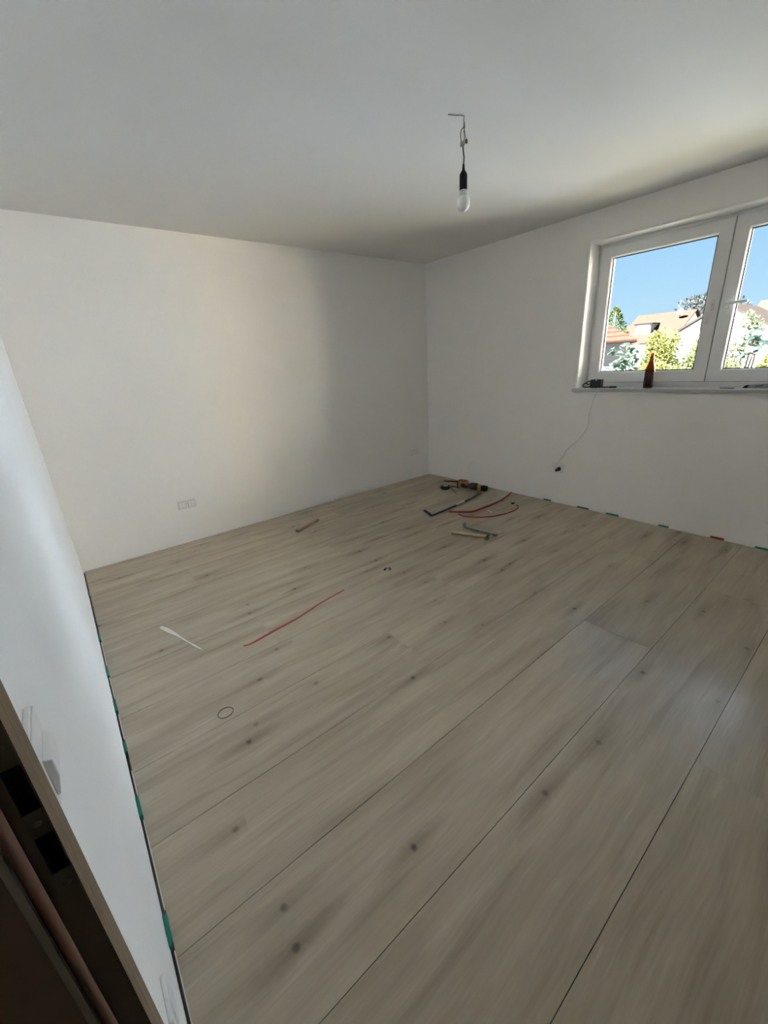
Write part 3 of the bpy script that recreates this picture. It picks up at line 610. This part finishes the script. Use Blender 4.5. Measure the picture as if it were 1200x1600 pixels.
# white gable house
r = empty('gable_house', (34, 4.5, G)); tag(r, 'white rendered house with its gable end facing the window', 'house')
MB().prism([(30, 1.9, G), (30, 1.9, 2.03), (30, 4.5, 3.62), (30, 7.0, 2.10), (30, 7.0, G)], (8, 0, 0)).build('wall', M_pl_w, r)
rb = MB(); roof_slab(rb, [(29.7, 4.5, 3.80), (29.7, 7.12, 2.20), (38.3, 7.12, 2.20), (38.3, 4.5, 3.80)]); roof_slab(rb, [(29.7, 4.5, 3.80), (29.7, 1.78, 2.12), (38.3, 1.78, 2.12), (38.3, 4.5, 3.80)])
rb.build('roof', mat('pale_brown_roof', (.0185, .0158, .0142), .9, spec=0, var=.15, scale=5), r)
MB().prism([(29.68, 4.5, 3.66), (29.68, 7.14, 2.05), (29.68, 7.14, 2.00), (29.68, 4.5, 3.61)], (.3, 0, 0)).build('fascia', M_fasc, r)
# long roof behind it
r = empty('long_house', (45, -1, G)); tag(r, 'long house with a grey-brown roof behind the white gable', 'house')
MB().prism([(41.2, -10, G), (41.2, -10, 1.9), (45, -10, 4.4), (48.8, -10, 1.9), (48.8, -10, G)], (0, 15.5, 0)).build('wall', M_pl_w, r)
rb = MB(); roof_slab(rb, [(45, -10.3, 4.62), (45, 5.8, 4.62), (40.6, 5.8, 1.9), (40.6, -10.3, 1.9)]); roof_slab(rb, [(45, -10.3, 4.62), (45, 5.8, 4.62), (49.4, 5.8, 1.9), (49.4, -10.3, 1.9)]); rb.build('roof', M_grey_roof, r)
# two building blocks added out of view to bounce sunlight through the window
def block(name, label, cat, y0, y1, zt, m_):
    r = empty(name, (16, (y0 + y1) / 2, G)); tag(r, label, cat)
    MB().box((10, y0, G), (20, y1, zt)).build('wall', m_, r)
    MB().box((9.6, y0 - .2, zt), (20.4, y1 + .2, zt + .3)).build('roof', M_slate, r)
    fy = y0 + 1.2
    while fy < y1 - 2:
        for fz in (-1.6, 1.2, 4.0): MB().box((9.97, fy, fz), (10.0, fy + 1.1, fz + 1.3)).build('window', M_slate, r)
        fy += 3.6
block('blue_bounce_block', 'added pale blue building across the garden, bouncing light into the room', 'building', -9.6, -2.3, 8.2, mat('pale_blue_bounce', (.64, .75, .92), .9, spec=0, var=.03))
block('cream_bounce_block', 'added cream building across the garden, bouncing light into the room', 'building', -33, -10.2, 7.9, mat('cream_bounce', (.72, .65, .55), .9, spec=0, var=.03))
# garden sheds
r = empty('garden_shed', (15, 2.3, G)); tag(r, 'garden shed with a small pointed terracotta roof below the fig leaves', 'shed')
MB().box((14.1, 2.07, G), (16.0, 3.87, .1)).build('wall', M_pl_w, r)
MB().add([(13.9, 1.87, 0), (16.2, 1.87, 0), (16.2, 4.07, 0), (13.9, 4.07, 0), (15.05, 2.97, .93)], [(0, 1, 4), (1, 2, 4), (2, 3, 4), (3, 0, 4), (3, 2, 1, 0)]).build('roof', mat('terracotta_roof', (.026, .010, .007), .8, spec=0), r)
r = empty('white_shed', (15, -.9, G)); tag(r, 'low white shed with a pale flat roof among the bushes', 'shed')
MB().box((14, -1.3, G), (16.2, .0, .52)).build('wall', M_pl_w, r)
MB().box((13.85, -1.45, .52), (16.4, .15, .62)).build('roof', M_pl_b, r)

# ------------------------------------------------------------------ outside: plants
M_bark = mat('bark', (.12, .10, .08), .9, spec=0, var=.3)
def foliage(name, label, c, rad, nl, size, m_, lumps=22, lump=.38, base=None, cat='bush', asp=1.6, up=.3, branches=5, seed=1):
    rnd = random.Random(seed); c = Vector(c); R = Vector(rad)
    base = Vector(base) if base else Vector((c.x, c.y, G))
    r = empty(name, base); tag(r, label, cat)
    tb = MB(); ctr = []
    for i in range(lumps):
        while True:
            v = Vector((rnd.uniform(-1, 1), rnd.uniform(-1, 1), rnd.uniform(-1, 1)))
            if .25 < v.length < 1: break
        ctr.append(Vector((c.x + v.x * R.x * (1 - lump * .6), c.y + v.y * R.y * (1 - lump * .6), c.z + v.z * R.z * (1 - lump * .6))))
    vs = []; fs = []
    for i in range(nl):
        q_ = rnd.choice(ctr); v = Vector((rnd.gauss(0, 1), rnd.gauss(0, 1), rnd.gauss(0, 1))).normalized() * (rnd.random() ** .4)
        p = q_ + Vector((v.x * R.x, v.y * R.y, v.z * R.z)) * lump
        dr = (v + Vector((rnd.gauss(0, .6), rnd.gauss(0, .6), rnd.gauss(0, .6) + up))).normalized()
        sd = dr.cross(Vector((rnd.gauss(0, 1), rnd.gauss(0, 1), rnd.gauss(0, 1)))).normalized(); s_ = size * rnd.uniform(.6, 1.25)
        nn = dr.cross(sd); b_ = len(vs)
        vs += [p, p + dr * s_ * .5 + sd * s_ * .5 / asp - nn * s_ * .06, p + dr * s_, p + dr * s_ * .5 - sd * s_ * .5 / asp - nn * s_ * .06]
        fs += [(b_, b_ + 1, b_ + 2), (b_, b_ + 2, b_ + 3)]
    MB().add(vs, fs).build('foliage', m_, r)['kind'] = 'stuff'
    fork = base.lerp(c, .55); tb.tube(crv([base, base.lerp(fork, .5) + Vector((.05, .04, 0)), fork], 3), [.10, .095, .09, .085, .08, .075, .07], 8)
    for q_ in ctr[:branches]: tb.tube([fork, fork.lerp(q_, .5) + Vector((0, 0, .06)), q_], [.05, .035, .012], 6)
    tb.build('trunk', M_bark, r)
    return r
LY = leafmat('yellow_green_leaves', (.080, .083, .026)); LG = leafmat('green_leaves', (.062, .072, .030)); LS = leafmat('silver_leaves', (.026, .028, .026), .3, .2)
LP = leafmat('pale_green_leaves', (.066, .074, .042)); LC = leafmat('conifer_green', (.030, .042, .014)); LF = leafmat('fig_leaves', (.034, .055, .040), .3, .3); LB = leafmat('blue_green_leaves', (.032, .050, .044), .2, .3)
foliage('yellow_shrub', 'tall yellow-green shrub just behind the beer bottle', (10.3, .92, 1.05), (.75, .50, .86), 7000, .085, LY, 30, .36, seed=3)
foliage('green_shrub', 'light green shrub between the yellow shrub and the window stile', (11.9, .22, .80), (.6, .60, .85), 6000, .09, LG, 26, .36, seed=4)
foliage('climbing_shrub', 'pale leafy shrub in front of the white gable', (13.5, .55, 1.05), (.6, .62, .85), 4500, .11, LP, 20, .34, seed=5)
foliage('low_hedge', 'dense yellow-green hedge plant below the white gable', (8.6, .35, .45), (.5, .75, .62), 5000, .08, LY, 24, .36, seed=6)
foliage('sparse_tree', 'slender tree with sparse pale leaves seen through the other pane', (9.2, -1.22, 1.45), (.4, .32, .70), 1300, .075, LP, 16, .30, seed=8, cat='tree')
foliage('low_shrub', 'yellow-green low shrub at the foot of the slender tree', (8.6, -1.05, .75), (.4, .30, .40), 2200, .08, LG, 14, .38, seed=9)
foliage('corner_shrub', 'bright green shrub next to the large blue-green leaves', (8.8, -1.75, .85), (.4, .28, .50), 2400, .085, LY, 14, .38, seed=10)
foliage('silver_tree', 'feathery grey-green tree rising behind the brown roof', (76, 17.6, 4.6), (3.5, 5.4, 4.0), 5200, .55, LS, 46, .26, seed=11, cat='tree', asp=3.2, up=.5, branches=20)
# conifer
r = empty('conifer', (31, 11.35, G)); tag(r, 'pointed green conifer behind the red tiled roof', 'tree')
rnd = random.Random(5); vs = []; fs = []
for i in range(3800):
    h = rnd.random() ** 1.4; zz = -2.2 + 6.05 * (1 - (1 - h)) ; zz = G + .8 + 6.55 * h; rr = 2.9 * (1 - h) ** .85 * rnd.uniform(.5, 1) + .02; th_ = rnd.uniform(0, 6.283)
    p = Vector((31 + rr * math.cos(th_), 11.35 + rr * math.sin(th_), zz)); dr = Vector((math.cos(th_), math.sin(th_), rnd.uniform(.2, 1.2))).normalized(); sd = dr.cross(Vector((rnd.gauss(0, 1), rnd.gauss(0, 1), rnd.gauss(0, 1)))).normalized(); s_ = rnd.uniform(.12, .26)
    b_ = len(vs); vs += [p, p + dr * s_ * .5 + sd * s_ * .2, p + dr * s_, p + dr * s_ * .5 - sd * s_ * .2]; fs += [(b_, b_ + 1, b_ + 2, b_ + 3)]
MB().add(vs, fs).build('foliage', LC, r)['kind'] = 'stuff'
MB().tube([(31, 11.35, G), (31, 11.35, 4.2)], [.16, .03], 8).build('trunk', M_bark, r)
# broad-leaved plants: every leaf its own piece
def leaf_mesh(name, ln, wd_, m_):
    prof = [(0, .02), (.10, .55), (.30, 1.0), (.55, .92), (.80, .5), (1, .02)]; vs = []; fs = []
    for (u, ww) in prof:
        bend = -.28 * u * u
        vs += [(u * ln, -ww * wd_ / 2, bend * ln + .10 * ww * wd_), (u * ln, 0, bend * ln), (u * ln, ww * wd_ / 2, bend * ln + .10 * ww * wd_)]
    for i in range(len(prof) - 1):
        for k in range(2): a_ = i * 3 + k; fs.append((a_, a_ + 1, a_ + 4, a_ + 3))
    me = bpy.data.meshes.new(name); me.from_pydata(vs, [], fs); me.polygons.foreach_set('use_smooth', [True] * len(fs)); me.materials.append(m_); return me
def broad_plant(name, label, base, spots, ln, wd_, m_, seed, cat='plant'):
    rnd = random.Random(seed); r = empty(name, base); tag(r, label, cat); base = Vector(base)
    me = leaf_mesh('leaf', ln, wd_, m_); tb = MB()
    for (c, R, n) in spots:
        c = Vector(c); tb.tube(crv([base, base.lerp(c, .6) + Vector((.06, .05, .2)), c], 4), [.035 - .003 * i for i in range(9)], 6)
        for i in range(n):
            p = c + Vector((rnd.uniform(-1, 1) * R, rnd.uniform(-1, 1) * R, rnd.uniform(-1, 1) * R))
            o = bpy.data.objects.new('leaf', me); COL.objects.link(o); o.parent = r; o.location = p - base
            o.rotation_euler = (rnd.uniform(-.6, .6), rnd.uniform(-.5, .7), rnd.uniform(0, 6.283)); s_ = rnd.uniform(.65, 1.2); o.scale = (s_, s_, s_)
    tb.build('stem', M_bark, r); return r
broad_plant('fig_tree', 'broad-leaved fig-like plant outside below the red tiled roof', (7.2, .7, G), [((7.0, .62, 1.30), .20, 26), ((7.1, .42, 1.15), .22, 26), ((7.0, .28, 1.38), .16, 16), ((7.1, .55, .90), .25, 24)], .19, .13, LF, 21)
broad_plant('leafy_sapling', 'thin sapling with narrow bluish leaves outside at the lower edge of the pane', (6.2, .75, G), [((6.2, .78, 1.02), .14, 18), ((6.2, .62, .95), .14, 14)], .15, .055, LB, 22)
broad_plant('large_leaf_plant', 'plant with large blue-green leaves close outside the window', (4.2, -2.35, G), [((4.0, -2.33, 1.52), .10, 9), ((4.0, -2.40, 1.36), .10, 9)], .20, .14, LB, 23)
